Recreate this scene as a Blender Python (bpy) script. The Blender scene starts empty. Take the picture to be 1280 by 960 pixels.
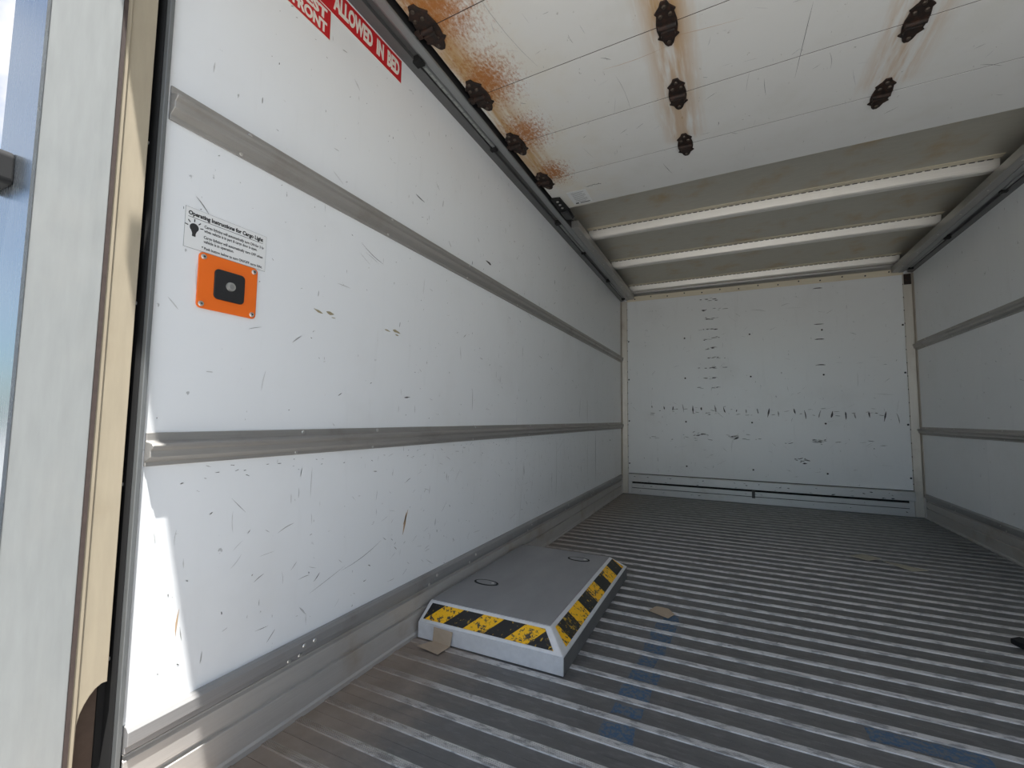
import bpy, math, random
from mathutils import Matrix, Vector
random.seed(7)
SC = bpy.context.scene
COL = SC.collection

# ------------------------------------------------------------------ camera
cam_d = bpy.data.cameras.new('camera'); cam = bpy.data.objects.new('camera', cam_d); COL.objects.link(cam)
cam_d.sensor_width = 36.0; cam_d.sensor_fit = 'HORIZONTAL'; cam_d.lens = 559.52/1280*36.0
cam_d.clip_start = 0.02; cam_d.clip_end = 500
RX = Vector((0.90126609, 0.43310889, 0.0116668)); UP = Vector((0.02197497, -0.07258795, 0.9971199)); FW = Vector((-0.43270837, 0.89841398, 0.07493861))
M = Matrix.Identity(4)
for i in range(3):
    M[i][0] = RX[i]; M[i][1] = UP[i]; M[i][2] = -FW[i]
M.translation = Vector((0.9544, -0.0028, 0.7271))
cam.matrix_world = M
SC.camera = cam

# ------------------------------------------------------------------ world, sun, exposure
SUN_TRAVEL = Vector((-0.205, 0.189, -1.0))
SUN_STRENGTH = 13.0
SKY_STRENGTH = 0.185
CLOUD = 1.15
CLOUD_SHIFT = (0.0, 0.12, -0.10)
EXPOSURE = -0.06
SC.cycles.max_bounces = 16; SC.cycles.diffuse_bounces = 12
world = bpy.data.worlds.new('sky'); SC.world = world; world.use_nodes = True
wn = world.node_tree; wn.nodes.clear()
sky = wn.nodes.new('ShaderNodeTexSky'); sky.sky_type = 'NISHITA'; sky.sun_disc = False
sky.sun_elevation = math.radians(74); sky.sun_rotation = math.radians(132)
tc = wn.nodes.new('ShaderNodeTexCoord')
wm = wn.nodes.new('ShaderNodeMapping'); wm.inputs['Location'].default_value = CLOUD_SHIFT
nz = wn.nodes.new('ShaderNodeTexNoise'); nz.inputs['Scale'].default_value = 3.2; nz.inputs['Detail'].default_value = 6; nz.inputs['Roughness'].default_value = .55
rmp = wn.nodes.new('ShaderNodeValToRGB'); rmp.color_ramp.elements[0].position = .46; rmp.color_ramp.elements[1].position = .60
mul = wn.nodes.new('ShaderNodeMix'); mul.data_type = 'RGBA'; mul.blend_type = 'MULTIPLY'; mul.inputs[0].default_value = 1.0
mul.inputs[7].default_value = (SKY_STRENGTH*.8, SKY_STRENGTH, SKY_STRENGTH*1.12, 1)
mx = wn.nodes.new('ShaderNodeMix'); mx.data_type = 'RGBA'; mx.inputs[7].default_value = (CLOUD, CLOUD, CLOUD*1.02, 1)
bg = wn.nodes.new('ShaderNodeBackground'); wo = wn.nodes.new('ShaderNodeOutputWorld')
wn.links.new(tc.outputs['Generated'], wm.inputs['Vector']); wn.links.new(wm.outputs[0], nz.inputs['Vector']); wn.links.new(nz.outputs['Fac'], rmp.inputs['Fac'])
wn.links.new(sky.outputs['Color'], mul.inputs[6]); wn.links.new(mul.outputs[2], mx.inputs[6])
wn.links.new(rmp.outputs['Color'], mx.inputs[0]); wn.links.new(mx.outputs[2], bg.inputs['Color']); wn.links.new(bg.outputs[0], wo.inputs[0])
sd = bpy.data.lights.new('sun', 'SUN'); sd.energy = SUN_STRENGTH; sd.angle = math.radians(0.53); sd.color = (1.0, .975, .94)
sun = bpy.data.objects.new('sun', sd); COL.objects.link(sun); sun.location = (3, -3, 12)
sun.rotation_euler = SUN_TRAVEL.to_track_quat('-Z', 'Y').to_euler()
vs = SC.view_settings; vs.view_transform = 'Standard'; vs.look = 'None'; vs.exposure = EXPOSURE; vs.gamma = 1.0; vs.use_curve_mapping = False

# ------------------------------------------------------------------ dimensions (metres): x from left wall, y into the box, z up
W = 2.301; L = 4.510; YW = 0.440; YR = 0.272; ZR = 2.035; ZS = 1.920

# ------------------------------------------------------------------ material helpers
class NT:
    def __init__(s, name):
        s.m = bpy.data.materials.new(name); s.m.use_nodes = True; s.t = s.m.node_tree; s.t.nodes.clear()
        s.out = s.t.nodes.new('ShaderNodeOutputMaterial'); s.b = s.t.nodes.new('ShaderNodeBsdfPrincipled')
        s.t.links.new(s.b.outputs[0], s.out.inputs[0])
        g = s.t.nodes.new('ShaderNodeNewGeometry'); s.pos = g.outputs['Position']
        sp = s.t.nodes.new('ShaderNodeSeparateXYZ'); s.t.links.new(s.pos, sp.inputs[0]); s.x, s.y, s.z = sp.outputs
    def put(s, sock, v):
        if isinstance(v, bpy.types.NodeSocket): s.t.links.new(v, sock)
        else: sock.default_value = v
    def m_(s, op, a, b=0.0, c=None, clamp=False):
        n = s.t.nodes.new('ShaderNodeMath'); n.operation = op; n.use_clamp = clamp
        s.put(n.inputs[0], a); s.put(n.inputs[1], b)
        if c is not None: s.put(n.inputs[2], c)
        return n.outputs[0]
    def noise(s, scale=5, detail=4, rough=.5, stretch=(1, 1, 1), off=(0, 0, 0), dist=0.0):
        mp = s.t.nodes.new('ShaderNodeMapping'); mp.inputs['Scale'].default_value = stretch; mp.inputs['Location'].default_value = off
        s.t.links.new(s.pos, mp.inputs['Vector'])
        n = s.t.nodes.new('ShaderNodeTexNoise'); n.inputs['Scale'].default_value = scale; n.inputs['Detail'].default_value = detail
        n.inputs['Roughness'].default_value = rough; n.inputs['Distortion'].default_value = dist
        s.t.links.new(mp.outputs[0], n.inputs['Vector']); return n.outputs['Fac']
    def ramp(s, v, a, b, lo=0.0, hi=1.0):
        n = s.t.nodes.new('ShaderNodeMapRange'); n.interpolation_type = 'SMOOTHSTEP'
        s.put(n.inputs[0], v); n.inputs[1].default_value = a; n.inputs[2].default_value = b
        n.inputs[3].default_value = lo; n.inputs[4].default_value = hi; return n.outputs[0]
    def mix(s, fac, a, b):
        n = s.t.nodes.new('ShaderNodeMix'); n.data_type = 'RGBA'; s.put(n.inputs[0], fac)
        for k, v in ((6, a), (7, b)):
            s.put(n.inputs[k], v if isinstance(v, bpy.types.NodeSocket) else (*v, 1.0))
        return n.outputs[2]
    def done(s, col, rough=.5, metal=0.0, bump=None, bs=.2, bd=.002, spec=None):
        s.put(s.b.inputs['Base Color'], col if isinstance(col, bpy.types.NodeSocket) else (*col, 1.0))
        s.put(s.b.inputs['Roughness'], rough); s.put(s.b.inputs['Metallic'], metal)
        if spec is not None: s.b.inputs['Specular IOR Level'].default_value = spec
        if bump is not None:
            n = s.t.nodes.new('ShaderNodeBump'); n.inputs['Strength'].default_value = bs; n.inputs['Distance'].default_value = bd
            s.t.links.new(bump, n.inputs['Height']); s.t.links.new(n.outputs[0], s.b.inputs['Normal'])
        return s.m

def plain(name, col, rough=.5, metal=0.0, var=.12, scale=14):
    n = NT(name); f = n.noise(scale, 4, .6)
    lo = tuple(c*(1-var) for c in col); hi = tuple(min(1, c*(1+var)) for c in col)
    return n.done(n.mix(f, lo, hi), rough, metal)

def painted_panel(name, col, stretch, spec=.5):
    n = NT(name)
    grime = n.ramp(n.noise(2.3, 5, .6), .5, .8)
    streak = n.ramp(n.noise(7, 5, .65, stretch=stretch), .56, .78)
    fleck = n.ramp(n.noise(48, 3, .6, stretch=(1, 1, .55)), .70, .745)
    c = n.mix(n.m_('MULTIPLY', grime, .16), col, (.55, .53, .48))
    c = n.mix(n.m_('MULTIPLY', streak, .10), c, (.45, .45, .43))
    c = n.mix(n.m_('MULTIPLY', fleck, .55), c, (.2, .2, .19))
    h = n.noise(1.6, 2, .5, stretch=(1, 1, 2.2))
    return n.done(c, n.m_('ADD', .27, n.m_('MULTIPLY', n.noise(9, 3), .16)), 0, h, .35, .02, spec)

def metal(name, col, rough, met=.85, brush=(30, 1, 30), stain=(.25, .20, .15), amt=.25, bump=True):
    n = NT(name)
    b = n.noise(6, 4, .6, stretch=brush); s = n.ramp(n.noise(5, 6, .62), .5, .78)
    c = n.mix(b, tuple(v*.86 for v in col), tuple(min(1, v*1.1) for v in col))
    c = n.mix(n.m_('MULTIPLY', s, amt), c, stain)
    r = n.m_('ADD', rough-.06, n.m_('MULTIPLY', b, .16))
    return n.done(c, r, met, b if bump else None, .12, .001)

MAT = {}
MAT['wall_side'] = painted_panel('white_side_panel', (.83, .85, .86), (1, 3.0, .35))
MAT['wall_front'] = painted_panel('white_front_panel', (.87, .885, .885), (3.0, 1, .35), .95)
MAT['rail'] = metal('worn_aluminium_rail', (.42, .405, .38), .46, .55, (60, 1.2, 60), (.22, .18, .14), .45)
MAT['kick'] = metal('scuffed_aluminium_kick', (.56, .54, .51), .48, .45, (60, 1.0, 60), (.38, .29, .20), .6)
MAT['kicktop'] = metal('dark_kick_lip', (.36, .355, .35), .48, .45, (60, 1.0, 60), (.16, .13, .10), .5)
MAT['frontmetal'] = metal('front_aluminium', (.66, .65, .64), .4, .6, (1.5, 40, 40), (.3, .26, .2), .25)
MAT['post'] = metal('post_aluminium', (.62, .58, .52), .4, .7, (40, 40, 1.5), (.25, .2, .15), .45)
MAT['roof'] = metal('roof_sheet_aluminium', (.58, .55, .47), .45, .3, (2, 9, 9), (.52, .38, .20), .9)
MAT['bow'] = metal('roof_bow_aluminium', (.84, .81, .75), .38, .35, (1.5, 40, 40), (.35, .28, .18), .2)
MAT['bowflange'] = metal('roof_bow_flange', (.80, .72, .56), .5, .05, (1.5, 40, 40), (.45, .35, .22), .3)
MAT['siderail'] = metal('dark_side_rail', (.20, .20, .20), .5, .6, (60, 1.2, 60), (.10, .09, .08), .4)
MAT['lip'] = metal('track_lip', (.36, .37, .37), .42, .7, (60, 1.2, 60), (.2, .17, .13), .4)
MAT['galv'] = metal('galvanised_track', (.42, .41, .39), .42, .7, (60, 1.2, 60), (.25, .2, .15), .3)
MAT['jamb'] = metal('brushed_jamb_aluminium', (.335, .35, .345), .55, .15, (14, 14, 2.0), (.38, .38, .36), .5)
MAT['rearface'] = metal('rear_frame_skin', (.37, .41, .45), .24, .9, (30, 30, 3.0), (.45, .45, .45), .15)
MAT['beige'] = metal('beige_guide_metal', (.43, .37, .27), .55, .1, (14, 14, 2.0), (.34, .27, .18), .5)
MAT['brownvoid'] = plain('rusty_channel', (.11, .075, .055), .8, 0, .4, 30)
MAT['greyedge'] = metal('edge_angle', (.20, .21, .21), .5, .5, (30, 30, 4), (.12, .12, .12), .3)
MAT['black'] = plain('black_rubber', (.008, .008, .008), .85, 0, .3)
MAT['blackgloss'] = plain('black_plastic', (.022, .022, .024), .35, 0, .2)
MAT['seal'] = plain('brown_seal', (.065, .046, .04), .75, 0, .4, 60)
MAT['zinc'] = plain('zinc_fastener', (.62, .61, .58), .35, .8, .1)
MAT['steel'] = plain('steel_screw', (.5, .5, .5), .3, .9, .1)
MAT['orange'] = plain('orange_plate', (.90, .165, .012), .42, 0, .03)
MAT['sticker'] = plain('white_sticker', (.80, .81, .80), .5, 0, .02)
MAT['ink'] = plain('black_ink', (.03, .03, .03), .6, 0, .1)
MAT['greyink'] = plain('grey_ink', (.28, .29, .29), .6, 0, .1)
MAT['red'] = plain('red_sign', (.56, .012, .018), .45, 0, .04)
MAT['cream'] = plain('cream_lettering', (.80, .76, .68), .5, 0, .02)
MAT['card'] = plain('cardboard', (.42, .33, .24), .8, 0, .08, 40)
MAT['carddark'] = plain('cardboard_dark', (.40, .37, .29), .8, 0, .1, 40)
MAT['scuff'] = plain('dark_scuff', (.07, .07, .07), .7, 0, .3)
MAT['scuffgrey'] = plain('grey_scuff', (.36, .36, .35), .7, 0, .2)
MAT['scufflight'] = plain('faint_scuff', (.56, .565, .56), .6, 0, .1)
MAT['scuffbrown'] = plain('brown_smear', (.34, .29, .18), .7, 0, .2)
MAT['scuffrust'] = plain('rust_smear', (.52, .36, .22), .7, 0, .3)
MAT['ledlens'] = plain('led_lens', (.20, .21, .21), .35, 0, .1)
MAT['leddiode'] = plain('led_diode', (.30, .31, .30), .4, 0, .1)
MAT['concrete'] = plain('concrete_yard', (.38, .37, .35), .9, 0, .12, 2)
MAT['truckskin'] = plain('white_truck_skin', (.74, .74, .74), .5, 0, .03)
n = NT('blue_tape'); f = n.noise(90, 4, .7)
MAT['tape'] = n.done(n.mix(n.ramp(f, .42, .60), (.045, .105, .19), (.14, .145, .15)), .6)
# floor
def floor_mat(name, base, wear, wl, wh, ridge=False):
    n = NT(name)
    f1 = n.noise(3.2, 6, .62); f2 = n.noise(60, 4, .65, stretch=(.35, 1, 1)); f3 = n.noise(14, 5, .6)
    c = n.mix(f1, tuple(v*.82 for v in base), tuple(v*1.15 for v in base))
    wf_ = n.ramp(f2, wl, wh)
    if ridge:   # the ridges are rubbed bright with nicks, and turn darker and duller towards the front
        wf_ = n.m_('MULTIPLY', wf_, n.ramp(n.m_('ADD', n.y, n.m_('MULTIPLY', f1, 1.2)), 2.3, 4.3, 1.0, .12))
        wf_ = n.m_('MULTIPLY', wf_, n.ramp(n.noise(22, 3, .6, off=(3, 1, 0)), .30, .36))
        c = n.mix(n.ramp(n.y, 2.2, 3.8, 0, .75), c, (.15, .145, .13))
    c = n.mix(wf_, c, wear)
    edge = n.m_('ADD', n.x, n.m_('MULTIPLY', f3, -.30))
    dirt = n.m_('MULTIPLY', n.ramp(edge, -.14, .24, .9, 0.0), n.ramp(n.y, .9, 2.6, 1.0, .4))
    c = n.mix(dirt, c, n.mix(f3, (.27, .19, .13), (.46, .39, .33)))
    return n.done(c, n.ramp(f3, .3, .7, .42, .58), .35, f2, .15, .001)
MAT['floor'] = floor_mat('grey_floor_land', (.155, .152, .15), (.195, .19, .188), .45, .7)
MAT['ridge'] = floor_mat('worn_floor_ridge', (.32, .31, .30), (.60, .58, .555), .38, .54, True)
# bump cover
n = NT('grey_nonskid'); f = n.noise(220, 3, .6); g = n.noise(9, 5, .6, stretch=(1, .4, 1))
MAT['nonskid'] = n.done(n.mix(g, (.23, .23, .235), (.36, .36, .365)), .6, .1, f, .5, .001)
MAT['coverrim'] = metal('cover_rim_aluminium', (.80, .81, .83), .42, .35, (8, 8, 8), (.35, .35, .35), .45)
MAT['skirtshade'] = metal('shaded_cover_side', (.17, .17, .17), .6, .3, (8, 8, 8), (.08, .08, .08), .6)  # darker metal that paints shade onto the right side of the skirt
def worn_stripe(name, col, under, a, b):
    n = NT(name); f = n.noise(70, 5, .72); g = n.noise(11, 3, .5)
    w = n.ramp(n.m_('ADD', f, n.m_('MULTIPLY', n.m_('SUBTRACT', g, .5), .35)), a, b)
    return n.done(n.mix(w, col, under), .5)
MAT['yellow'] = worn_stripe('worn_yellow', (.92, .50, .006), (.06, .05, .04), .53, .575)
MAT['hazblack'] = worn_stripe('worn_black', (.016, .016, .016), (.55, .34, .03), .60, .65)
# door (painted plywood panels, rust bleeding from the hinges)
HX = (0.130, 0.812, 1.494, 2.176); HY = (1.062, 1.388, 1.718, 2.058); SHEAR = -0.040; ZD = 1.940
n = NT('white_door_panel')
ys = n.m_('ADD', n.y, n.m_('MULTIPLY', n.m_('SUBTRACT', n.x, .13), -SHEAR))
streak = n.noise(26, 4, .65, stretch=(1, .10, 1)); speck = n.noise(120, 4, .75, stretch=(1, .5, 1)); big = n.noise(5, 4, .6)
c = n.mix(n.m_('MULTIPLY', n.ramp(big, .45, .75), .22), (.78, .78, .755), (.62, .60, .52))
cream = n.ramp(n.x, .10, .60, .55, 0)
c = n.mix(n.m_('MULTIPLY', cream, n.ramp(big, .25, .7)), c, (.74, .64, .44))
fl = n.ramp(n.noise(55, 3, .6, stretch=(1, .6, 1)), .69, .74)
c = n.mix(n.m_('MULTIPLY', fl, .5), c, (.3, .29, .25))
tot = None
for hx, inner, outer, amt in ((.150, .02, .12, .85), (HX[1], .03, .105, .80), (HX[2], .03, .115, .80), (HX[3], .02, .10, .8)):
    d = n.m_('ABSOLUTE', n.m_('SUBTRACT', n.x, hx))
    mk = n.ramp(n.m_('ADD', d, n.m_('MULTIPLY', n.m_('SUBTRACT', streak, .5), .14)), inner, outer, amt, 0.0)
    if hx in (HX[1], HX[2]):   # nothing runs past the last hinge
        mk = n.m_('MULTIPLY', mk, n.ramp(ys, 1.98, 2.05, 1, 0))
        mk = n.m_('MULTIPLY', mk, n.ramp(ys, .9, 2.0, 1.25, .75))
    else:
        mk = n.m_('MULTIPLY', mk, n.ramp(ys, 2.03, 2.12, 1, .05))
    mk = n.m_('MULTIPLY', mk, n.ramp(streak, .30, .62))
    tot = mk if tot is None else n.m_('MAXIMUM', tot, mk)
c = n.mix(tot, c, (.50, .27, .07))
blob = None
for hy, rad in zip(HY, (.26, .22, .19, .15)):
    dx = n.m_('SUBTRACT', n.x, .205); dy = n.m_('MULTIPLY', n.m_('SUBTRACT', ys, hy-.055), .75)
    dd = n.m_('SQRT', n.m_('ADD', n.m_('MULTIPLY', dx, dx), n.m_('MULTIPLY', dy, dy)))
    b_ = n.ramp(n.m_('ADD', dd, n.m_('MULTIPLY', n.m_('SUBTRACT', speck, .5), .36)), 0.0, rad*.62, 1.0, 0.0)
    blob = b_ if blob is None else n.m_('MAXIMUM', blob, b_)
c = n.mix(n.m_('MULTIPLY', blob, .94), c, (.40, .135, .014))
MAT['doorpanel'] = n.done(c, .55, 0, big, .1, .003)
n = NT('rusted_hinge'); f = n.noise(60, 5, .7)
MAT['hinge'] = n.done(n.mix(n.ramp(f, .4, .65), (.014, .010, .008), (.045, .020, .012)), .7, .1, f, .5, .002)
MAT['bolt'] = plain('hinge_bolt', (.09, .07, .055), .4, .6, .3, 80)

# ------------------------------------------------------------------ mesh helpers
class B:
    def __init__(s): s.v = []; s.f = []; s.mi = []
    def face(s, pts, mi=0):
        k = len(s.v); s.v += [tuple(p) for p in pts]; s.f.append(tuple(range(k, k+len(pts)))); s.mi.append(mi)
    def box(s, x0, x1, y0, y1, z0, z1, mi=0):
        k = len(s.v)
        s.v += [(x0,y0,z0),(x1,y0,z0),(x1,y1,z0),(x0,y1,z0),(x0,y0,z1),(x1,y0,z1),(x1,y1,z1),(x0,y1,z1)]
        for q in ((0,3,2,1),(4,5,6,7),(0,1,5,4),(1,2,6,5),(2,3,7,6),(3,0,4,7)): s.f.append(tuple(k+i for i in q)); s.mi.append(mi)
        return s
    def prism(s, prof, a, b, axis, mi=0):
        """closed 2-D profile swept along an axis: 'y' takes (x,z), 'x' takes (y,z), 'z' takes (x,y)"""
        def P(p, t): return {'y': (p[0], t, p[1]), 'x': (t, p[0], p[1]), 'z': (p[0], p[1], t)}[axis]
        area = sum(prof[i][0]*prof[(i+1) % len(prof)][1]-prof[(i+1) % len(prof)][0]*prof[i][1] for i in range(len(prof)))
        pr = list(prof) if area > 0 else list(prof)[::-1]
        k = len(s.v); n_ = len(pr); s.v += [P(p, a) for p in pr]+[P(p, b) for p in pr]
        flip = (axis == 'y')
        def add(t):
            s.f.append(tuple(t[::-1]) if flip else tuple(t)); s.mi.append(mi)
        add([k+i for i in range(n_)][::-1]); add([k+n_+i for i in range(n_)])
        for i in range(n_):
            j = (i+1) % n_; add([k+i, k+j, k+n_+j, k+n_+i])
        return s
    def cyl(s, c, ax, r, h, n_=12, mi=0, r2=None):
        r2 = r if r2 is None else r2; ax = Vector(ax).normalized(); c = Vector(c)
        t = ax.orthogonal().normalized(); b = ax.cross(t); k = len(s.v)
        for q, rr in ((0, r), (h, r2)):
            for i in range(n_):
                a = 2*math.pi*i/n_; s.v.append(tuple(c+ax*q+t*(rr*math.cos(a))+b*(rr*math.sin(a))))
        s.f.append(tuple(k+i for i in range(n_))[::-1]); s.f.append(tuple(k+n_+i for i in range(n_))); s.mi += [mi, mi]
        for i in range(n_):
            j = (i+1) % n_; s.f.append((k+i, k+j, k+n_+j, k+n_+i)); s.mi.append(mi)
        return s
    def mirrored(s):
        o = B(); o.v = [(W-x, y, z) for x, y, z in s.v]; o.f = [f[::-1] for f in s.f]; o.mi = list(s.mi); return o
    def mesh(s, name, mats):
        me = bpy.data.meshes.new(name); me.from_pydata(s.v, [], s.f)
        for m in (mats if isinstance(mats, (list, tuple)) else [mats]): me.materials.append(MAT[m])
        for p, i in zip(me.polygons, s.mi): p.material_index = i
        me.update(); return me

def attach(o, parent):
    if parent is not None:
        o.parent = parent; w = Vector((0, 0, 0)); p = parent
        while p is not None: w += p.location; p = p.parent
        o.location = o.location - w
def obj(name, b, mats, parent=None, bevel=0.0, smooth=False):
    o = bpy.data.objects.new(name, b.mesh(name, mats) if isinstance(b, B) else b); COL.objects.link(o); attach(o, parent)
    if bevel:
        md = o.modifiers.new('bevel', 'BEVEL'); md.width = bevel; md.segments = 2; md.limit_method = 'ANGLE'
    if smooth:
        for p in o.data.polygons: p.use_smooth = True
    return o
def empty(name, loc):
    o = bpy.data.objects.new(name, None); o.location = loc; o.empty_display_size = .05; COL.objects.link(o); return o
def tag(o, label=None, cat=None, group=None, kind=None):
    if label: o['label'] = label
    if cat: o['category'] = cat
    if group: o['group'] = group
    if kind: o['kind'] = kind
    return o
def struct(o, label, cat): return tag(o, label, cat, None, 'structure')
def share(src, name, parent, loc=(0, 0, 0)):
    o = bpy.data.objects.new(name, src.data); o.location = Vector(loc); COL.objects.link(o); attach(o, parent); return o
def text_mesh(body, size, sx=1.0, bold=0.0, depth=.0004, align='LEFT'):
    cu = bpy.data.curves.new('lettering', 'FONT'); cu.body = body; cu.size = size; cu.align_x = align; cu.extrude = depth; cu.offset = bold; cu.resolution_u = 3
    t = bpy.data.objects.new('lettering', cu); COL.objects.link(t); bpy.context.view_layer.update()
    me = bpy.data.meshes.new_from_object(t.evaluated_get(bpy.context.evaluated_depsgraph_get()))
    bpy.data.objects.remove(t); bpy.data.curves.remove(cu)
    for v in me.vertices: v.co.x *= sx
    return me
def fit(me, w=None, h=None):
    xs = [v.co.x for v in me.vertices]; ys = [v.co.y for v in me.vertices]
    for v in me.vertices:
        v.co.x = (v.co.x-min(xs))*((w/(max(xs)-min(xs))) if w else 1); v.co.y = (v.co.y-min(ys))*((h/(max(ys)-min(ys))) if h else 1)
    return me
def wall_text(name, me, y, z, x, mat, parent):
    """lettering on the left wall, reading towards +y"""
    for v in me.vertices:
        a, b, c_ = v.co; v.co = (x+c_, y+a, z+b)
    me.materials.clear(); me.materials.append(MAT[mat])
    o = bpy.data.objects.new(name, me); COL.objects.link(o); attach(o, parent); return o

def scuffs(name, place, marks, mats, parent):
    """marks: (u, v, length, width, angle, material index); place maps (u, v) to a point on the wall, a hair proud of it"""
    b = B()
    for u, v, ln, wd, an, mi in marks:
        ca, sa = math.cos(an), math.sin(an); n_ = 4; bend = random.uniform(-.05, .05)*ln
        top = []; bot = []
        for i in range(n_+1):
            t = i/n_-.5; w_ = wd*.5*(1-abs(2*t)**2*.8)*random.uniform(.55, 1.2); px = t*ln; py = bend*(1-4*t*t)
            top.append((u+px*ca-(py+w_)*sa, v+px*sa+(py+w_)*ca)); bot.append((u+px*ca-(py-w_)*sa, v+px*sa+(py-w_)*ca))
        for i in range(n_): b.face([place(*bot[i]), place(*bot[i+1]), place(*top[i+1]), place(*top[i])], mi)
    o = obj(name, b, mats, parent); o['kind'] = 'stuff'; return o

# ------------------------------------------------------------------ ground and truck body outside
g = B(); g.box(-40, 42, -45, 40, -1.0, -.88)
struct(obj('ground', g, 'concrete'), 'pale sunlit concrete yard below the truck', 'ground')
# ------------------------------------------------------------------ floor: cross planks with a ribbed ridge on each
floor = struct(empty('floor', (0, 0, -.06)), 'grey ribbed aluminium truck floor with pale worn ridges', 'floor')
sub = B(); sub.box(-.02, W+.02, YR, L+.02, -.06, -.030); obj('subfloor', sub, 'brownvoid', floor)
PITCH = .0861; R0 = 1.2275
pk = B()
hw = .0105
prof = [(-PITCH/2+.0004, -.028), (PITCH/2-.0004, -.028), (PITCH/2-.0004, 0.0)]
nrib = 5
ridge = []
for i in range(nrib):
    c0 = hw-(i+.5)*(2*hw/nrib); q = hw/nrib
    ridge += [(c0+q*.92, .0006), (c0+q*.55, .0032), (c0-q*.55, .0032), (c0-q*.92, .0006)]
pk.prism(prof+[(hw+.001, 0)]+[(-hw-.001, 0), (-PITCH/2+.0004, 0)], 0, W, 'x', 0)
rg = [(hw, -.001)]+ridge+[(-hw, -.001)]
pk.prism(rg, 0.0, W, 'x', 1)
first = None
k0 = int(math.ceil((YR+PITCH/2-R0)/PITCH)); k1 = int(math.floor((L-PITCH/2-R0)/PITCH))
for k in range(k0, k1+1):
    if first is None:
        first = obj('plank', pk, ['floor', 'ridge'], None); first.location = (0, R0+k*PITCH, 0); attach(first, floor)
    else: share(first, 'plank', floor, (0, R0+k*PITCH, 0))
yl = R0+(k1+.5)*PITCH
sb = B(); sb.box(0, W, yl+.0004, L, -.028, 0.0); obj('threshold_strip', sb, 'floor', floor)
sb = B(); sb.box(0, W, YR, R0+(k0-.5)*PITCH-.0004, -.028, 0.0); obj('threshold_strip', sb, 'floor', floor)

# ------------------------------------------------------------------ side walls
RAILS = ((.631, .692), (1.290, 1.358))
ZB = .180
def rail_profile(z0, z1):
    h = z1-z0
    return [(0, z0), (.005, z0), (.005, z0+h*.13), (.020, z0+h*.28), (.020, z0+h*.48), (.026, z0+h*.54), (.028, z0+h*.62), (.025, z0+h*.68), (.006, z0+h*.74), (.004, z0+h*.77), (.004, z1), (0, z1)]
rivet_b = B(); rivet_b.cyl((0, 0, 0), (1, 0, 0), .0052, .0022, 10, 0, .0036)
rivet_mesh = None
def side_wall(name, label, mir):
    global rivet_mesh
    w = struct(empty(name, (W if mir else 0, YW, 0)), label, 'wall')
    def add(nm, b, mat, **k): return obj(nm, b.mirrored() if mir else b, mat, w, **k)
    core = B(); core.box(-.045, -.003, YW, L+.05, -.06, 2.06); add('wall_core', core, 'truckskin')
    seams = [YW, 2.035, 3.541, L]
    for z0, z1 in ((ZB-.01, .6605), (.6615, 1.323)):
        for a, b_ in zip(seams[:-1], seams[1:]):
            p = B(); p.box(-.003, 0, a+(.0008 if a > YW else 0), b_-.0008, z0, z1); add('panel', p, 'wall_side')
    p = B(); p.box(-.003, 0, YW, L-.0008, 1.324, 1.93); add('panel', p, 'wall_side')
    for (z0, z1), ry in zip(RAILS, ([.762+.19*0, 1.023, 1.603, 2.18, 2.76, 3.334, 3.913, 4.38], [.586, 1.058, 1.534, 2.019, 2.505, 2.949, 3.379, 3.871, 4.3])):
        rp = B(); rp.prism(rail_profile(z0, z1), YW+.006, L-.012, 'y'); rl = add('rail', rp, 'rail', bevel=.0012)
        for y in ry:
            for zz in (z0+(z1-z0)*.10, z0+(z1-z0)*.88):
                if rivet_mesh is None: rivet_mesh = rivet_b.mesh('rivet', 'zinc')
                o = bpy.data.objects.new('rivet', rivet_mesh)
                o.location = ((W-.004) if mir else .004, y+(0 if zz < z0+.03 else .018), zz)
                if mir: o.rotation_euler = (0, 0, math.pi)
                COL.objects.link(o); attach(o, rl)
    return w
wl = side_wall('wall_left', 'white scuffed wall panels on the left with two aluminium rails', False)
wr = side_wall('wall_right', 'dim white wall on the right with two aluminium rails', True)

# scuffs on the left wall
def rnd_marks(n_, u0, u1, v0, v1, seed, lmin=.006, lmax=.035, vert=.35, mats=(0, 1, 2), wts=(2, 5, 8)):
    r = random.Random(seed); out = []
    while len(out) < n_:
        u = r.uniform(u0, u1); v = r.uniform(v0, v1)
        if any(a-.008 < v < b_+.008 for a, b_ in RAILS): continue
        an = math.pi/2+r.uniform(-.2, .2) if r.random() < vert else r.uniform(-.9, .9)
        ln = r.uniform(lmin, lmax)*(1.0 if r.random() < .85 else 2.2); out.append((u, v, ln, r.uniform(.0008, .0022), an, r.choices(mats, wts)[0]))
    return out
SM = ['scuff', 'scuffgrey', 'scufflight', 'scuffbrown', 'scuffrust']
lm = rnd_marks(520, .46, L-.1, .19, 1.89, 31, lmin=.002, lmax=.008, wts=(5, 5, 4))+rnd_marks(260, .47, L-.1, .20, 1.88, 3)
lm += rnd_marks(170, .5, 2.6, .22, .62, 5, wts=(1, 5, 8)) + rnd_marks(60, .5, 1.6, .62, .62+.02, 6) if False else lm+rnd_marks(170, .5, 2.6, .22, .62, 5, wts=(1, 5, 8))
lm += rnd_marks(70, 2.0, 4.3, .25, .62, 9, vert=.9, lmin=.02, lmax=.10, wts=(2, 6, 8))
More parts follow.
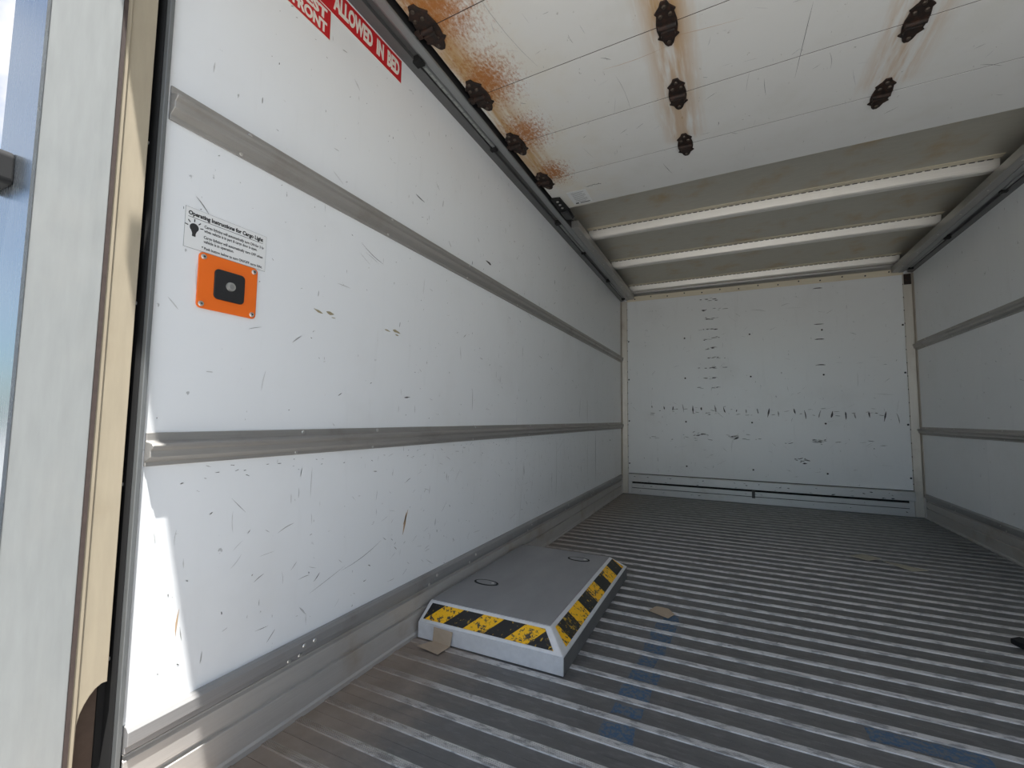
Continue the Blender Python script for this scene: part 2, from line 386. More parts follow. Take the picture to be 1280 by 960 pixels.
# row of dings just above and below the lower rail and the kick strip
lm += [(y_, .612+random.uniform(-.02, .012), random.uniform(.003, .012), .0016, random.uniform(-.6, .6), random.choice((0, 1))) for y_ in [random.uniform(.46, 3.0) for _ in range(70)]]
lm += [(.812, .998, .030, .006, -.25, 3), (.850, 1.001, .026, .009, -.1, 3), (.862, .990, .014, .003, 0, 3),
       (1.075, .994, .026, .005, -.12, 3), (1.118, .998, .036, .010, -.15, 3), (1.12, .988, .018, .004, -.1, 3),
       (1.185, .38, .07, .010, 1.35, 4), (1.19, .40, .05, .006, 1.1, 4), (.52, .33, .05, .003, 1.5, 4),
       (1.0, 1.215, .10, .0018, -.35, 0), (.97, 1.19, .05, .001, -.5, 1), (1.0, 1.20, .06, .001, -.3, 1),
       (1.72, 1.42, .05, .012, -.1, 0), (1.22, 1.49, .05, .004, -.15, 0), (1.0, .33, .16, .0016, .28, 0), (.88, .30, .12, .0016, .3, 1),
       (1.18, .79, .03, .004, .1, 0), (3.31, .42, .36, .004, 1.57, 1), (3.53, .43, .40, .006, 1.57, 0), (2.61, .43, .35, .004, 1.57, 1), (3.1, .80, .14, .006, 1.4, 1), (3.3, .78, .18, .006, 1.57, 1), (1.6, .80, .09, .003, 1.57, 1)]
scuffs('scuff_marks', lambda u, v: (.0006, u, v), lm, SM, wl)
scuffs('scuff_marks', lambda u, v: (W-.0006, u, v), rnd_marks(120, 1.0, L-.1, .22, 1.85, 11), SM, wr)

# ------------------------------------------------------------------ front wall
wf = struct(empty('wall_front', (W/2, L, 0)), 'white front wall sheet with scuff marks and bolt heads', 'wall')
b = B(); b.box(-.045, W+.045, L+.004, L+.05, -.06, 2.06); obj('wall_core', b, 'truckskin', wf)
b = B(); b.box(.04, W-.04, L, L+.004, .16, 1.93); obj('panel', b, 'wall_front', wf)
bb = B(); bb.cyl((0, 0, 0), (0, -1, 0), .0075, .003, 10, 0, .006); bm_ = bb.mesh('bolt_head', 'ink')
for z in (.294, .708, 1.118, 1.500):
    for x in (.075, .60, 1.148, 1.69, 2.226):
        o = bpy.data.objects.new('bolt_head', bm_); o.location = (x, L, z+.0); COL.objects.link(o); attach(o, wf)
fm = rnd_marks(150, .12, W-.12, .22, 1.86, 21, lmin=.008, lmax=.06, vert=.25, wts=(3, 5, 6))
zz = 1.852
for i in range(10):
    for _ in range(7):
        fm.append((.835+random.gauss(0, .055), zz+random.gauss(0, .006), random.uniform(.012, .05), random.uniform(.003, .009), random.uniform(-.12, .12), random.choice((0, 0, 1))))
    zz -= .092
for i in range(22):
    x = .30+i*.089+random.uniform(-.02, .02); ln = random.uniform(.02, .085)
    fm.append((x, .845-.004*i+random.gauss(0, .006), ln, random.uniform(.008, .016), 1.57+random.uniform(-.3, .3), 0 if i % 3 else 1))
for _ in range(60):
    fm.append((random.uniform(.25, 2.1), random.gauss(.80 if random.random() < .5 else .56, .02), random.uniform(.01, .05), random.uniform(.003, .008), random.uniform(-.3, .3), random.choice((0, 1, 1, 1))))
for x0, z0 in ((1.62, .56), (1.52, .40), (1.0, .58), (.72, .59)):
    for _ in range(9): fm.append((x0+random.gauss(0, .03), z0+random.gauss(0, .012), random.uniform(.015, .05), random.uniform(.005, .012), random.uniform(-.4, .6), random.choice((0, 1, 1))))
for z0 in (1.86, 1.55, 1.42, 1.20): fm.append((1.67, z0, .07, .009, .0, 0))
scuffs('scuff_marks', lambda u, v: (u, L-.0006, v), fm, SM, wf)

# ------------------------------------------------------------------ kick strips along the floor
KP = [(0, 0), (.012, 0), (.012, .012), (.009, .018), (.009, .077), (.001, .079), (.001, .086), (.009, .089), (.009, .130), (.001, .133), (.001, .139), (.010, .142), (0, .142)]
KT = [(0, .143), (.010, .143), (.010, .154), (.018, .158), (.018, .180), (.012, .187), (0, .187)]
def kick(name, label, mir):
    k = struct(empty(name, (W if mir else 0, YW, 0)), label, 'baseboard')
    def add(nm, b, m, **q): return obj(nm, b.mirrored() if mir else b, m, k, **q)
    b = B(); b.prism(KP, YW+.004, L-.055, 'y'); add('kick_strip', b, 'kick', bevel=.0008)
    b = B(); b.prism(KT, YW+.004, L-.055, 'y'); add('top_lip', b, 'kicktop', bevel=.0008)
    b = B(); b.box(0, .010, L-.050, L-.004, .001, .155); add('end_block', b, 'frontmetal')
    for y in (.80, .83, 1.35, 1.62, 2.2, 2.8, 3.4, 4.0):
        for zz, xx in ((.170, .018), (.148, .010)):
            r_ = B(); r_.cyl((xx, y+(0 if zz > .16 else -.035), zz), (1, 0, 0), .0055, .0022, 10, 0, .004); add('rivet', r_, 'zinc')
    return k
kick('baseboard_left', 'scuffed grooved aluminium kick strip below the left wall', False)
kick('baseboard_right', 'dark aluminium kick strip below the right wall', True)
kf = struct(empty('baseboard_front', (W/2, L, 0)), 'bright aluminium kick bars below the front wall', 'baseboard')
b = B(); b.prism([(L-.018, .122), (L-.018, .188), (L-.014, .193), (L, .196), (L, .122)], .066, W-.058, 'x'); obj('upper_bar', b, 'frontmetal', kf, bevel=.0015)
b = B(); b.box(.10, W-.096, L-.006, L, .104, .122); obj('shadow_gap', b, 'black', kf)  # shadow gaps are black strips, the shade between bars put in as colour
b = B(); b.prism([(L-.013, .064), (L-.013, .104), (L, .104), (L, .064)], .10, W-.096, 'x'); obj('lower_bar', b, 'frontmetal', kf, bevel=.0015)
b = B(); b.prism([(L-.015, .002), (L-.015, .060), (L, .060), (L, .002)], .10, W-.096, 'x'); obj('lower_bar', b, 'frontmetal', kf, bevel=.0015)
b = B(); b.box(.10, W-.096, L-.0125, L, .0598, .0642); obj('shadow_gap', b, 'black', kf)
b = B(); b.box(.066, W-.058, L-.0025, L, .1955, .2005); obj('shadow_gap', b, 'black', kf)
b = B(); b.box(1.13, 1.155, L-.017, L-.0135, .05, .115); obj('dark_tab', b, 'scuff', kf)
fk = [(random.uniform(.1, 2.2), random.choice((.13, .17, .155, .085, .035)), random.uniform(.006, .03), random.uniform(.003, .008), random.uniform(-.4, .4), random.choice((0, 1))) for _ in range(50)]
scuffs('scuff_marks', lambda u, v: (u, L-.0187 if v > .12 else (L-.0137 if v > .062 else L-.0157), v), fk, SM, kf)

# ------------------------------------------------------------------ front corner posts
def corner(name, label, mir):
    c = struct(empty(name, (W if mir else 0, L, 0)), label, 'post')
    def add(nm, b, m, **q): return obj(nm, b.mirrored() if mir else b, m, c, **q)
    pr = [(.0, L), (.0, L-.030), (.003, L-.030), (.003, L-.007), (.010, L-.012), (.060, L-.010), (.064, L-.006), (.064, L)]
    b = B(); b.prism(pr, .004, 1.91, 'z'); add('corner_post', b, 'post', bevel=.001)
    b = B(); b.box(.064, .096, L-.009, L, .004, .120); add('foot_plate', b, 'frontmetal')
    for i in range(16):
        z = .25+i*.105; r_ = B(); r_.cyl((.062, L-.0065, z), (0, -1, 0), .005, .002, 8); add('rivet', r_, 'ink')
    if mir:
        b = B(); b.box(.012, .058, L-.016, L-.009, 1.82, 1.905); add('top_bracket', b, 'hinge', bevel=.003)
    return c
corner('trim_1', 'stained aluminium corner post between left and front walls', False)
corner('trim_2', 'aluminium corner post between front and right walls', True)

# ------------------------------------------------------------------ ceiling: roof sheet, bows, front rail
ce = struct(empty('ceiling', (W/2, L/2, ZR)), 'dull stained aluminium roof sheet with cross bows', 'ceiling')
b = B(); b.box(-.045, W+.045, YR-.01, L+.05, ZR, ZR+.04); obj('roof_sheet', b, 'roof', ce)
for yb in (.90, 1.58, 2.26, 2.955, 3.635, 4.395):
    s = -.012
    b = B()
    def P(y, z, x): return (x, y+s*(x-.1)/2.1*2, z)
    prof = [(yb, ZR), (yb+.012, 1.990), (yb+.020, 1.982), (yb+.052, 1.982), (yb+.060, 1.990), (yb+.075, ZR)]
    b.prism(prof, .105, W-.105, 'x')
    b.v = [(x, y+s*(x-1.15), z) for x, y, z in b.v]
    bw = obj('roof_bow', b, 'bow', ce, bevel=.002)
    b = B(); b.prism([(yb-.045, ZR-.003), (yb-.008, ZR-.003), (yb-.008, ZR), (yb-.045, ZR)], .105, W-.105, 'x')
    b.v = [(x, y+s*(x-1.15), z) for x, y, z in b.v]; obj('flange', b, 'bowflange', bw)
    if yb > 2.5:
        st = B(); i = 0
        x = .14
        while x < W-.14:
            st.box(x, x+.022, yb-.007+s*(x-1.15), yb-.001+s*(x-1.15), ZR-.0045, ZR-.001); x += .034
        so = obj('stitch_line', st, 'ink', bw); so['kind'] = 'stuff'
# front header of the ceiling: flat strip with bolts and a round rail above it
b = B(); b.box(.06, W-.055, L-.005, L+.004, 1.905, 1.955); fs = obj('front_strip', b, 'bowflange', ce)
for i in range(14):
    x = .14+i*.155; r_ = B(); r_.cyl((x, L-.005, 1.925+(.012 if i % 2 else 0)), (0, -1, 0), .006, .003, 8); obj('bolt', r_, 'ink', fs)
b = B(); n_ = 14; pr = [(L+.004, 1.953)]+[(L-.004-.042*math.sin(math.pi*i/n_), 1.985-.032*math.cos(math.pi*i/n_)) for i in range(n_+1)]+[(L+.004, 2.017)]
b.prism(pr, .10, W-.10, 'x'); obj('front_rail', b, 'galv', ce, smooth=False)

# ------------------------------------------------------------------ side roof rails, door tracks and LED light bars
def siderail(name, label, mir):
    t = struct(empty(name, (W if mir else 0, YW, ZS)), label, 'rail')
    def add(nm, b, m, **q): return obj(nm, b.mirrored() if mir else b, m, t, **q)
    b = B(); b.prism([(-.003, 1.913), (.030, 1.921), (.030, 1.936), (.058, 1.936), (.058, ZR), (-.003, ZR)], YW, L-.004, 'y'); add('side_rail', b, 'siderail')
    b = B(); b.prism([(.058, 1.921), (.066, 1.917), (.090, 1.917), (.093, 1.919), (.093, 1.923), (.058, 1.923)], YW, L-.03, 'y'); add('track_lip', b, 'lip')
    b = B(); b.box(.0585, .0925, YW, L-.03, 1.9232, 1.99); add('track_web', b, 'blackgloss')
    b = B(); b.prism([(.0935, 1.920), (.135, 1.920), (.138, 1.924), (.138, 1.965), (.0935, 1.965)], 2.62, L-.03, 'y'); add('track_channel', b, 'galv', bevel=.001)
    b = B(); b.box(.0935, .118, YW, 2.62, 1.972, 1.99); add('roller_channel', b, 'siderail')
    for y in (2.75, 3.05, 3.35, 3.66, 4.0, 4.3):
        r_ = B(); r_.cyl((.116, y, 1.920), (0, 0, -1), .005, .002, 10); add('rivet', r_, 'zinc')
    return t
siderail('trim_3', 'dark roof side rail and door track above the left wall', False)
siderail('trim_4', 'grey roof side rail and door track above the right wall', True)
def led_bar(y0, y1, mir, label):
    t = tag(empty('light_bar', (W-.044 if mir else .044, (y0+y1)/2, 1.936)), label, 'light', 'cargo light bars')
    def add(nm, b, m, **q): return obj(nm, b.mirrored() if mir else b, m, t, **q)
    b = B(); b.prism([(.034, 1.9358), (.034, 1.926), (.038, 1.9215), (.050, 1.9215), (.054, 1.926), (.054, 1.9358)], y0+.03, y1-.02, 'y'); add('lens', b, 'ledlens', bevel=.001)
    n_ = int((y1-y0-.08)/.036)
    for i in range(n_):
        y = y0+.045+i*.036; b = B(); b.box(.0395, .0485, y, y+.026, 1.9205, 1.9218); add('diode_strip', b, 'leddiode')
    for a, c_ in ((y0, y0+.03), (y1-.02, y1)):
        b = B(); b.box(.026, .0575, a, c_, 1.911, 1.9355); add('end_cap', b, 'black', bevel=.002)
    return t
led_bar(1.125, 1.69, False, 'cargo light bar in the left rail beside the rusted door hinges')
led_bar(2.50, 3.07, False, 'cargo light bar in the left rail just past the end of the door')
led_bar(3.78, 4.43, False, 'cargo light bar in the left rail at the front corner')
led_bar(3.73, 4.40, True, 'cargo light bar in the right rail at the front corner')
led_bar(2.55, 3.10, True, 'cargo light bar in the right rail at the edge of the photo')

# ------------------------------------------------------------------ rolled-up overhead door
dr = struct(empty('door_1', (W/2, 1.2, ZD)), 'open overhead door of white panels with rusty hinges under the roof', 'door')
def shear(b):
    b.v = [(x, y+SHEAR*(x-.13), z) for x, y, z in b.v]; return b
SEAMS = [.42, .735]+list(HY)+[2.395]
DX0, DX1 = .106, W-.106
for a, c_ in zip(SEAMS[:-1], SEAMS[1:]):
    b = B(); e = .0035; y0 = a+.0020; y1 = c_-.0020
    b.prism([(y0, ZD+.018), (y0, ZD), (y1, ZD), (y1, ZD+.018)], DX0, DX1, 'x'); shear(b)
    obj('panel', b, 'doorpanel', dr)
for a in SEAMS[1:-1]:
    obj('seam_strip', shear(B().box(DX0, DX1, a-.0019, a+.0019, ZD+.0012, ZD+.018)), 'seal', dr)
bk = shear(B().box(DX0+.001, DX1-.001, .43, 2.39, ZD+.0185, ZD+.021)); obj('backing', bk, 'scuff', dr)
def hinge(hx, hy, edge):
    y_ = hy+SHEAR*(hx-.13); z = ZD
    k = 1.0
    half = [(.009, -.088), (.015, -.072), (.031, -.052), (.026, -.044), (.031, -.012), (.031, .012), (.027, .036), (.033, .044), (.019, .056), (.013, .074), (.006, .084)]
    out = half+[(-x, y) for x, y in half[::-1]]
    if edge: out = [(x*1.15+.006, y) for x, y in out]
    b = B(); b.prism([(hx+p[0], y_+p[1]) for p in out], z-.005, z-.0005, 'z')
    h = obj('hinge', b, 'hinge', dr, bevel=.0012)
    b = B(); b.cyl((hx-.027, y_, z-.009), (1, 0, 0), .008, .054, 12); obj('knuckle', b, 'hinge', h)
    b = B(); b.prism([(y_+.012, z-.005), (y_+.018, z-.011), (y_+.040, z-.011), (y_+.046, z-.005)], hx-.020, hx+.020, 'x'); obj('leaf_rib', b, 'hinge', h)
    for dx, dy in ((0, -.070), (-.014, -.040), (.014, -.040), (-.016, .036), (.016, .036), (0, .064)):
        b = B(); b.cyl((hx+dx, y_+dy, z-.005), (0, 0, -1), .0068, .0045, 10, 0, .005); obj('bolt', b, 'bolt', h)
    if edge:
        d = -1 if hx < 1 else 1
        b = B(); b.box(min(hx+d*.018, hx+d*.052), max(hx+d*.018, hx+d*.052), y_-.013, y_+.013, z-.016, z-.004); obj('roller_bracket', b, 'hinge', h, bevel=.002)
        b = B(); b.cyl((hx+d*.030, y_, z+.030), (d, 0, 0), .005, .03, 8)
        b = B(); b.cyl((hx+d*.034, y_, z-.010), (d, 0, 0), .010, .012, 12); obj('roller', b, 'black', h)
for i, hx in enumerate(HX):
    for hy in [.735]+list(HY): hinge(hx, hy, i in (0, 3))
for mir in (False, True):   # end roller bracket at the leading corners of the door
    d = 0 if not mir else SHEAR*2.03
    def mk(b): return b.mirrored() if mir else b
    b = B(); b.prism([(.100, 2.235+d), (.150, 2.245+d), (.156, 2.40+d), (.150, 2.50+d), (.118, 2.535+d), (.098, 2.50+d)], ZD-.012, ZD-.001, 'z'); br = obj('end_bracket', mk(b), 'black', dr, bevel=.002)
    b = B(); b.box(.104, .146, 2.39+d, 2.49+d, ZD-.024, ZD-.012); obj('roller_block', mk(b), 'blackgloss', br, bevel=.004)
    for yy in (2.27, 2.31, 2.35):
        b = B(); b.cyl((.128, yy+d, ZD-.012), (0, 0, -1), .007, .004, 10); obj('bolt', mk(b), 'zinc', br)
# scratches in the door paint
dm = []
r = random.Random(5)
for _ in range(170):
    u = r.uniform(.2, 2.1); v = r.uniform(.8, 2.3)
    dm.append((u, v+SHEAR*(u-.13), r.uniform(.008, .05)*(1 if r.random() < .85 else 2.5), r.uniform(.0008, .002), r.uniform(-.8, .8) if r.random() < .6 else 1.57+r.uniform(-.3, .3), r.choice((0, 1, 1, 2, 2))))
dm += [(.36, 1.18, .34, .0016, 1.40, 1), (.63, 1.60, .20, .0014, 1.5, 1), (1.20, 1.62, .32, .0018, 1.60, 0), (.70, 1.45, .22, .0016, -.05, 4), (.9, 1.42, .25, .0016, .12, 4), (.72, 2.20, .12, .002, 1.3, 0)]
dm = [m for m in dm if not any(abs(m[0]-hx) < .06 for hx in HX)]
scuffs('scuff_marks', lambda u, v: (u, v, ZD-.0006), dm, SM, dr)
st = tag(empty('maker_sticker', (.255, 2.25, ZD)), 'pale printed sticker on the last door panel near the left track', 'sticker')
b = shear(B().box(.195, .302, 2.225, 2.370, ZD-.0012, ZD-.0002)); obj('paper', b, 'sticker', st)
b = B()
for i in range(8): b.box(.215, .285-(.012 if i % 3 == 1 else 0), 2.242+i*.014, 2.245+i*.014, ZD-.0016, ZD-.0011)
o = obj('fine_print', shear(b), 'greyink', st); o['kind'] = 'stuff'
b = B(); b.box(.208, .226, 2.352, 2.364, ZD-.0016, ZD-.0011); b.box(.234, .290, 2.355, 2.362, ZD-.0016, ZD-.0011); obj('footer_print', shear(b), 'ink', st)
pm = []
for i in range(10): pm.append((.318+i*.0075, 2.205+SHEAR*(.2)+random.uniform(-.004, .004), .014, .004, random.uniform(-.9, .9), 0))
o = scuffs('stamped_print', lambda u, v: (u, v, ZD-.0008), pm, ['ink'], None); tag(o, 'dark smudged stamp beside the pale sticker on the door', 'print')

# ------------------------------------------------------------------ rear door frame
def jamb(name, label, mir):
    t = struct(empty(name, (W if mir else 0, YR, 0)), label, 'door frame')
    def add(nm, b, m, **q): return obj(nm, b.mirrored() if mir else b, m, t, **q)
    b = B(); b.box(-.046, -.008, YR+.003, .366, -.02, 2.03); add('post_core', b, 'jamb')
    b = B(); b.box(-.008, .002, YR+.002, .3655, -.02, 1.90); add('jamb_face', b, 'jamb', bevel=.0015)
    b = B(); b.box(-.128, .004, YR-.002, YR+.002, -.10, 2.05); add('rear_skin', b, 'rearface')
    b = B(); b.box(-.128, -.046, YR+.002, YR+.20, -.10, 2.05); add('outer_post', b, 'truckskin')
    b = B(); b.box(-.010, .0022, .3658, .3715, -.02, 1.90); add('seal_strip', b, 'seal')
    # guide strip with the rounded cut-out at its foot
    y0, ym, y1 = .3718, .395, .4195
    top = 1.90
    cut = [(y1, .272), (.412, .2725), (.404, .268), (.397, .260), (.391, .250), (.386, .238), (.3825, .222), (.3810, .10), (.3800, .0), (y0, .0)]
    b = B(); pts = [(y0, top), (y1, top)]+cut
    b.prism(pts, -.010, -.006, 'x'); add('guide_strip', b, 'beige', bevel=.001)
    b = B(); b.prism([(-.006, .3722), (-.0015, .3722), (-.0015, .379), (-.006, .381)], .0, top, 'z'); add('guide_lip', b, 'beige')
    b = B(); b.box(-.046, -.040, .366, .434, -.02, top); add('channel_back', b, 'brownvoid')
    b = B(); b.box(-.040, -.036, .4205, .4335, -.02, 1.95); add('gap_lining', b, 'black')
    b = B(); b.box(-.004, .009, .4325, .4400, -.02, 1.93); add('edge_angle', b, 'greyedge', bevel=.001)
    b = B(); b.box(-.036, -.0042, .4300, .4400, -.02, 1.95); add('gap_seal', b, 'black')
    for z in (.30, .60, .93, 1.24):
        b = B(); b.cyl((-.030, .428, z), (1, 0, 0), .0032, .004, 8); add('screw', b, 'zinc')
    return t
jamb('trim_5', 'sunlit aluminium rear door post with beige guide and black gap', False)
jamb('trim_6', 'rear door post on the right side of the opening', True)
hd = struct(empty('trim_7', (W/2, .30, 1.9)), 'rear door header beam above the opening', 'door frame')
b = B(); b.box(-.130, W+.130, .2675, .330, 1.950, 2.075); obj('header_beam', b, 'jamb', hd)
b = B(); b.box(.172, W-.172, .236, .300, 1.868, 1.9495); obj('lower_flange', b, 'jamb', hd)
# black rubber block on the rear skin
bl = tag(empty('rubber_bumper', (-.10, YR-.002, 1.12)), 'black rubber block on the outer rear post at the left edge', 'bumper')
b = B(); b.prism([(-.135, 1.086), (-.064, 1.086), (-.060, 1.092), (-.062, 1.132), (-.068, 1.140), (-.135, 1.156)], YR-.024, YR-.0022, 'y'); obj('block', b, 'black', bl, bevel=.003)
b = B(); b.prism([(-.135, 1.100), (-.070, 1.112), (-.070, 1.118), (-.135, 1.106)], YR-.027, YR-.024, 'y'); obj('ridge', b, 'blackgloss', bl, bevel=.001)

# ------------------------------------------------------------------ red warning signs
def sign(name, label, y0, y1, z0, z1, lines):
    t = tag(empty(name, (0, (y0+y1)/2, z0)), label, 'sign')
    b = B(); b.box(.0003, .0013, y0, y1, z0, z1); obj('plate', b, 'cream', t)
    b = B(); b.box(.0011, .0017, y0+.0015, y1-.0015, z0+.0015, z1-.0015); obj('red_field', b, 'red', t)
    for body, ya, yb, za, zb in lines:
        me = fit(text_mesh(body, .06, 1, .0026), yb-ya, zb-za); wall_text('lettering', me, ya, za, .0022, 'cream', t)
    return t
sign('warning_sign', 'red wall sign lettered ALLOWED IN BED below the roof rail', .70, 1.101, 1.828, 1.9075, [('S', .772, .790, 1.843, 1.894), ('ALLOWED', .8155, .9655, 1.843, 1.894), ('IN', .9835, 1.0145, 1.843, 1.894), ('BED', 1.0315, 1.0890, 1.843, 1.894)])
sign('loading_sign', 'red wall sign lettered FRONT beside the longer red sign', .56, .8095, 1.744, 1.8275, [('EST', .730, .796, 1.789, 1.820), ('FRONT', .691, .797, 1.752, 1.783)])

# ------------------------------------------------------------------ cargo light instruction sticker and switch plate
t = tag(empty('instruction_sticker', (0, .572, 1.055)), 'white cargo light instruction sticker with bulb picture above the orange plate', 'sticker')
b = B(); b.box(.0003, .0008, .486, .658, 1.0555, 1.1375); obj('border', b, 'greyink', t)
b = B(); b.box(.0006, .0011, .4866, .6574, 1.0561, 1.1369); obj('paper', b, 'sticker', t)
def tx(body, y, z, w, h, bold=.0004):
    wall_text('lettering', fit(text_mesh(body, .02, 1, bold, .0001), w, h), y, z, .0013, 'ink', t)
tx('Operating Instructions for Cargo Light', .4915, 1.1195, .158, .0115, .0009)
b = B(); b.box(.0011, .0014, .4915, .6495, 1.1180, 1.1188); obj('underline', b, 'ink', t)
tx('Cargo lighting will automatically turn ON for 3 hr', .5225, 1.1035, .130, .0080)
tx('when vehicle is in part & cargo door is open.', .5225, 1.0945, .114, .0080)
tx('Cargo lighting will automatically turn OFF when', .5225, 1.0815, .128, .0080)
tx('vehicle is in operation.', .5225, 1.0725, .062, .0080)
tx('* Push button below to turn ON/OFF cargo light.', .5195, 1.0590, .131, .0078)
bb_ = [(.5035+.0085*math.sin(a), 1.0985+.0085*math.cos(a)) for a in [math.radians(-140+i*20) for i in range(15)]]+[(.5068, 1.0865), (.5068, 1.0805), (.5002, 1.0805), (.5002, 1.0865)]
b = B(); b.prism(bb_, .0011, .0015, 'x'); obj('bulb_picture', b, 'ink', t)
for a in (-80, -42, 0, 42, 80):
    ca, sa = math.cos(math.radians(a)), math.sin(math.radians(a)); c0 = (.5035, 1.0985); b = B()
    p = [(c0[0]+sa*rr+ca*w_, c0[1]+ca*rr-sa*w_) for rr, w_ in ((.0115, -.0009), (.0115, .0009), (.0175, .0009), (.0175, -.0009))]
    b.prism(p, .0011, .0015, 'x'); obj('bulb_ray', b, 'ink', t)

def rrect(y0, y1, z0, z1, r_, n_=5):
    out = []
    for cy, cz, a0 in ((y1-r_, z1-r_, 0), (y0+r_, z1-r_, 90), (y0+r_, z0+r_, 180), (y1-r_, z0+r_, 270)):
        for i in range(n_+1):
            a = math.radians(a0+90*i/n_); out.append((cy+r_*math.cos(a), cz+r_*math.sin(a)))
    return out
t = tag(empty('switch_plate', (0, .577, .94)), 'orange switch plate with a black centre and silver button', 'switch')
b = B(); b.prism(rrect(.5145, .6395, .940, 1.0545, .009), .0012, .0042, 'x'); obj('plate', b, 'orange', t, bevel=.001)
b = B(); b.prism(rrect(.5455, .6095, .965, 1.0285, .009), .0042, .0075, 'x'); obj('switch_panel', b, 'blackgloss', t, bevel=.001)
b = B(); b.cyl((.0075, .5785, .997), (1, 0, 0), .0098, .004, 20, 0, .0088); kb = obj('button', b, 'zinc', t)
b = B(); b.cyl((.0115, .5785, .997), (1, 0, 0), .0052, .0008, 14, 0, .0052); obj('button_centre', b, 'steel', kb)
for y in (.5235, .6305):
    for z in (.949, 1.0455):
        b = B(); b.cyl((.0042, y, z), (1, 0, 0), .0058, .0026, 14, 0, .0042); s_ = obj('screw', b, 'zinc', t)
        b = B(); b.cyl((.0068, y, z), (1, 0, 0), .002, .0004, 6); obj('socket', b, 'ink', s_)

# ------------------------------------------------------------------ bump cover with hazard stripes on the floor
X0, X1, Y0, Y1 = .019, .522, 1.248, 2.128   # base
ZK, ZT, IN = .054, .102, .060
t = tag(empty('floor_bump_cover', (.26, 1.69, .0034)), 'raised grey floor cover with sloped yellow and black hazard stripes', 'cover')
b = B()
b.prism([(X0, Y0), (X1, Y0), (X1, Y1), (X0, Y1)], .0034, ZK, 'z')
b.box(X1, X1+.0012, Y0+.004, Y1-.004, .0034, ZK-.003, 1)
obj('skirt', b, ['coverrim', 'skirtshade'], t)
lo = [(X0, Y0), (X1, Y0), (X1, Y1), (X0, Y1)]; hi = [(X0+.004, Y0+IN), (X1-IN, Y0+IN), (X1-IN, Y1-IN), (X0+.004, Y1-IN)]
b = B(); b.v = [(x, y, ZK) for x, y in lo]+[(x, y, ZT) for x, y in hi]; b.f = [(3, 2, 1, 0), (4, 5, 6, 7), (0, 1, 5, 4), (1, 2, 6, 5), (2, 3, 7, 6), (3, 0, 4, 7)]; b.mi = [0]*6
obj('sloped_rim', b, 'coverrim', t, bevel=.003)
b = B(); b.prism([(X0+.010, Y0+IN+.004), (X1-IN-.004, Y0+IN+.004), (X1-IN-.004, Y1-IN-.004), (X0+.010, Y1-IN-.004)], ZT, ZT+.002, 'z'); obj('top_plate', b, 'nonskid', t)
def slope_pt(face, s, v, off=.0012):
    """s runs along the face (metres), v from foot 0 to top 1"""
    n_ = .7071*off
    if face == 'rear': return (s, Y0+IN*v-n_, ZK+(ZT-ZK)*v+n_)
    return (X1-IN*v+n_, s, ZK+(ZT-ZK)*v+n_)
def stripe(face, a0, a1, b0, b1, lo_s, hi_s, mat):
    """foot from a0 to a1, top from b0 to b1, clipped to the tape's ends"""
    def clip(s, v): 
        l = lo_s[0]+(lo_s[1]-lo_s[0])*v; h = hi_s[0]+(hi_s[1]-hi_s[0])*v
        return min(max(s, l), h)
    b = B(); N = 8; f0 = []; f1 = []
    for i in range(N+1):
        u = i/N; v = .14+.74*u
        f0.append((clip(a0+(b0-a0)*u, v), v)); f1.append((clip(a1+(b1-a1)*u, v), v))
    if max(q[0]-p_[0] for p_, q in zip(f0, f1)) < .002: return
    for i in range(N):
        if f1[i][0]-f0[i][0] < 1e-5 and f1[i+1][0]-f0[i+1][0] < 1e-5: continue
        q = [slope_pt(face, *f0[i]), slope_pt(face, *f1[i]), slope_pt(face, *f1[i+1]), slope_pt(face, *f0[i+1])]
        b.face(q if face == 'rear' else q)
    obj('hazard_stripe', b, mat, t)
# rear face (towards the viewer): measured foot / top stations
PR = .0735
for i in range(-1, 8):
    a = .038+i*PR; sh = .052
    stripe('rear', a, a+PR, a+sh, a+sh+PR, (X0+.012, X0+.020), (.498, .440), 'yellow' if i % 2 == 0 else 'hazblack')
PR2 = .103
for i in range(-2, 10):
    a = 1.241+i*PR2; sh = .0
    stripe('side', a, a+PR2, a+sh, a+sh+PR2, (1.290, 1.330), (2.100, 2.062), 'yellow' if i % 2 == 0 else 'hazblack')
for (x, y) in ((.118, 1.53), (.345, 1.965)):
    b = B(); pr = []
    for i in range(24):
        a = 2*math.pi*i/24; pr.append((x+.050*math.cos(a)*(1 if True else 0), y+.026*math.sin(a)))
    b.prism(pr, ZT+.002, ZT+.0035, 'z'); lt = obj('recessed_latch', b, 'black', t)
    pr = [(x+.042*math.cos(2*math.pi*i/24), y+.019*math.sin(2*math.pi*i/24)) for i in range(24)]
    b = B(); b.prism(pr, ZT+.0035, ZT+.0042, 'z'); obj('latch_plate', b, 'nonskid', lt)
    b = B(); b.cyl((x+.028, y, ZT+.0042), (0, 0, 1), .006, .002, 10); obj('latch_pin', b, 'zinc', lt)

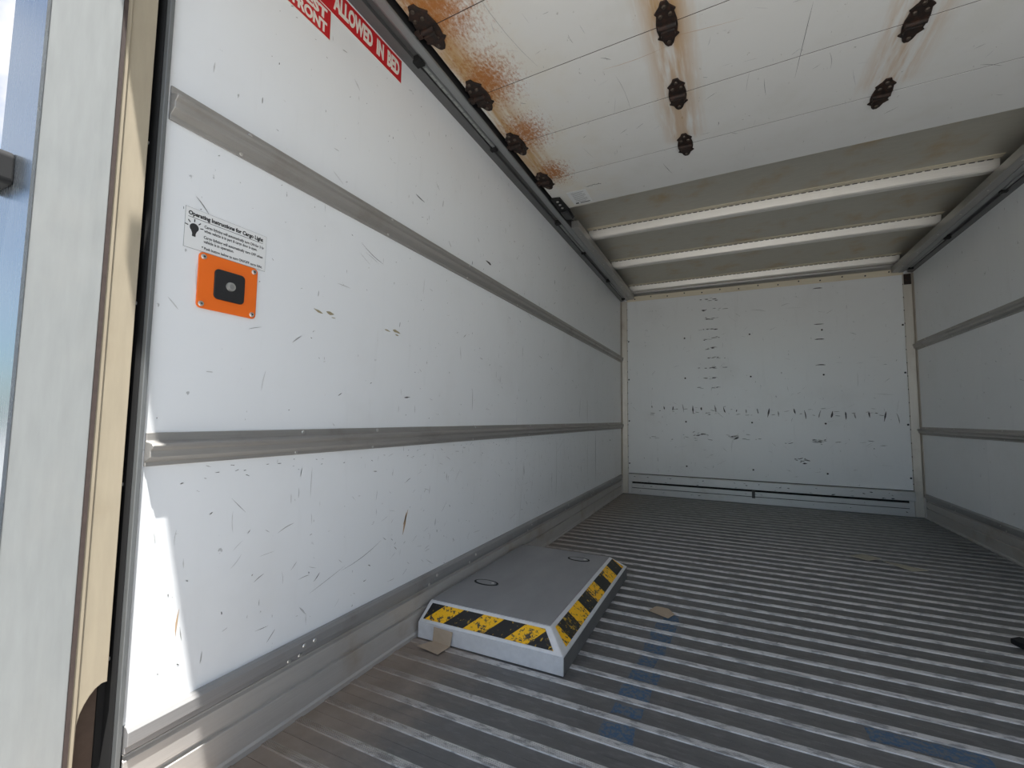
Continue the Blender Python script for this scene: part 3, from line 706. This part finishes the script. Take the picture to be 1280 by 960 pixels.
# ------------------------------------------------------------------ blue tape on the floor
def patch(cx, cy, w_, d_, seed, zz=.0005):
    r = random.Random(seed); pts = []
    n_ = 5
    for i in range(n_): pts.append((cx-w_/2+w_*i/(n_-1)+r.uniform(-.004, .004), cy-d_/2+r.uniform(-.006, .004)))
    for i in range(n_): pts.append((cx+w_/2-w_*i/(n_-1)+r.uniform(-.004, .004), cy+d_/2+r.uniform(-.005, .008)))
    return B().prism(pts, zz-.0004, zz+.0004, 'z')
tp = tag(empty('floor_tape', (.73, 1.45, 0)), 'torn strip of blue tape running across the floor ridges', 'tape')
for k, (cx, w_, d_) in enumerate(((.706, .078, .056), (.712, .070, .040), (.716, .082, .054), (.728, .078, .048), (.720, .050, .050), (.732, .066, .052), (.738, .070, .050), (.744, .072, .054), (.752, .050, .052))):
    obj('tape_patch', patch(cx, R0+(k-1.5)*PITCH+(0), w_, d_, k+40), 'tape', tp)
tp = tag(empty('floor_tape', (1.44, 1.44, 0)), 'smeared blue tape remnant on the floor at the bottom right', 'tape')
for k, (cx, w_) in ((1, (1.345, .22)),):
    obj('tape_patch', patch(cx, R0+(k+.5)*PITCH, w_, .05, k+70), 'tape', tp)

# ------------------------------------------------------------------ cardboard scraps
def scrap(label, pts, mat, th=.0022):
    b = B(); n_ = len(pts)
    b.v = [tuple(p) for p in pts]+[(p[0], p[1], p[2]+th) for p in pts]
    b.f = [tuple(range(n_))[::-1], tuple(range(n_, 2*n_))]+[(i, (i+1) % n_, n_+(i+1) % n_, n_+i) for i in range(n_)]; b.mi = [0]*len(b.f)
    o = obj('cardboard_scrap', b, mat); return tag(o, label, 'cardboard', 'cardboard scraps on the floor')
scrap('tan cardboard scrap on the floor above the blue tape', [(.668, 1.808, .0035), (.742, 1.772, .0035), (.760, 1.812, .005), (.735, 1.850, .006), (.690, 1.862, .0035)], 'card')
scrap('flat cardboard scrap in the dim front half, nearer the front wall', [(1.535, 3.03, .0035), (1.60, 2.965, .004), (1.668, 3.025, .009), (1.60, 3.085, .006)], 'carddark')
scrap('flat cardboard scrap in the dim front half, nearer the right wall', [(1.665, 2.985, .006), (1.745, 2.86, .004), (1.815, 2.885, .010), (1.745, 2.965, .004)], 'carddark')
# bent piece leaning against the cover
b = B()
fold = [(.052, 1.198, .0036), (.142, 1.186, .0036), (.152, 1.238, .006), (.082, 1.243, .006), (.155, 1.2455, .047), (.084, 1.2455, .050)]
off = (0, -.0018, .001)
v0 = [Vector(p) for p in fold]; b.v = [tuple(p) for p in v0]+[tuple(p+Vector(off)) for p in v0]
quads = [(0, 1, 2, 3), (3, 2, 4, 5)]
for q in quads: b.f.append(tuple(i for i in q)); b.f.append(tuple(i+6 for i in q)[::-1])
rim = [0, 1, 2, 4, 5, 3]
for i in range(6): b.f.append((rim[i], rim[(i+1) % 6], rim[(i+1) % 6]+6, rim[i]+6))
b.mi = [0]*len(b.f)
tag(obj('cardboard_scrap', b, 'card'), 'bent cardboard scrap leaning on the striped floor cover', 'cardboard', 'cardboard scraps on the floor')
b = B(); b.prism([(1.778, 2.098), (1.800, 2.035), (1.86, 2.04), (1.86, 2.11), (1.81, 2.125)], .0034, .022, 'z')
tag(obj('rubber_scrap', b, 'black', bevel=.004), 'small dark rubber scrap on the floor at the right edge', 'scrap')
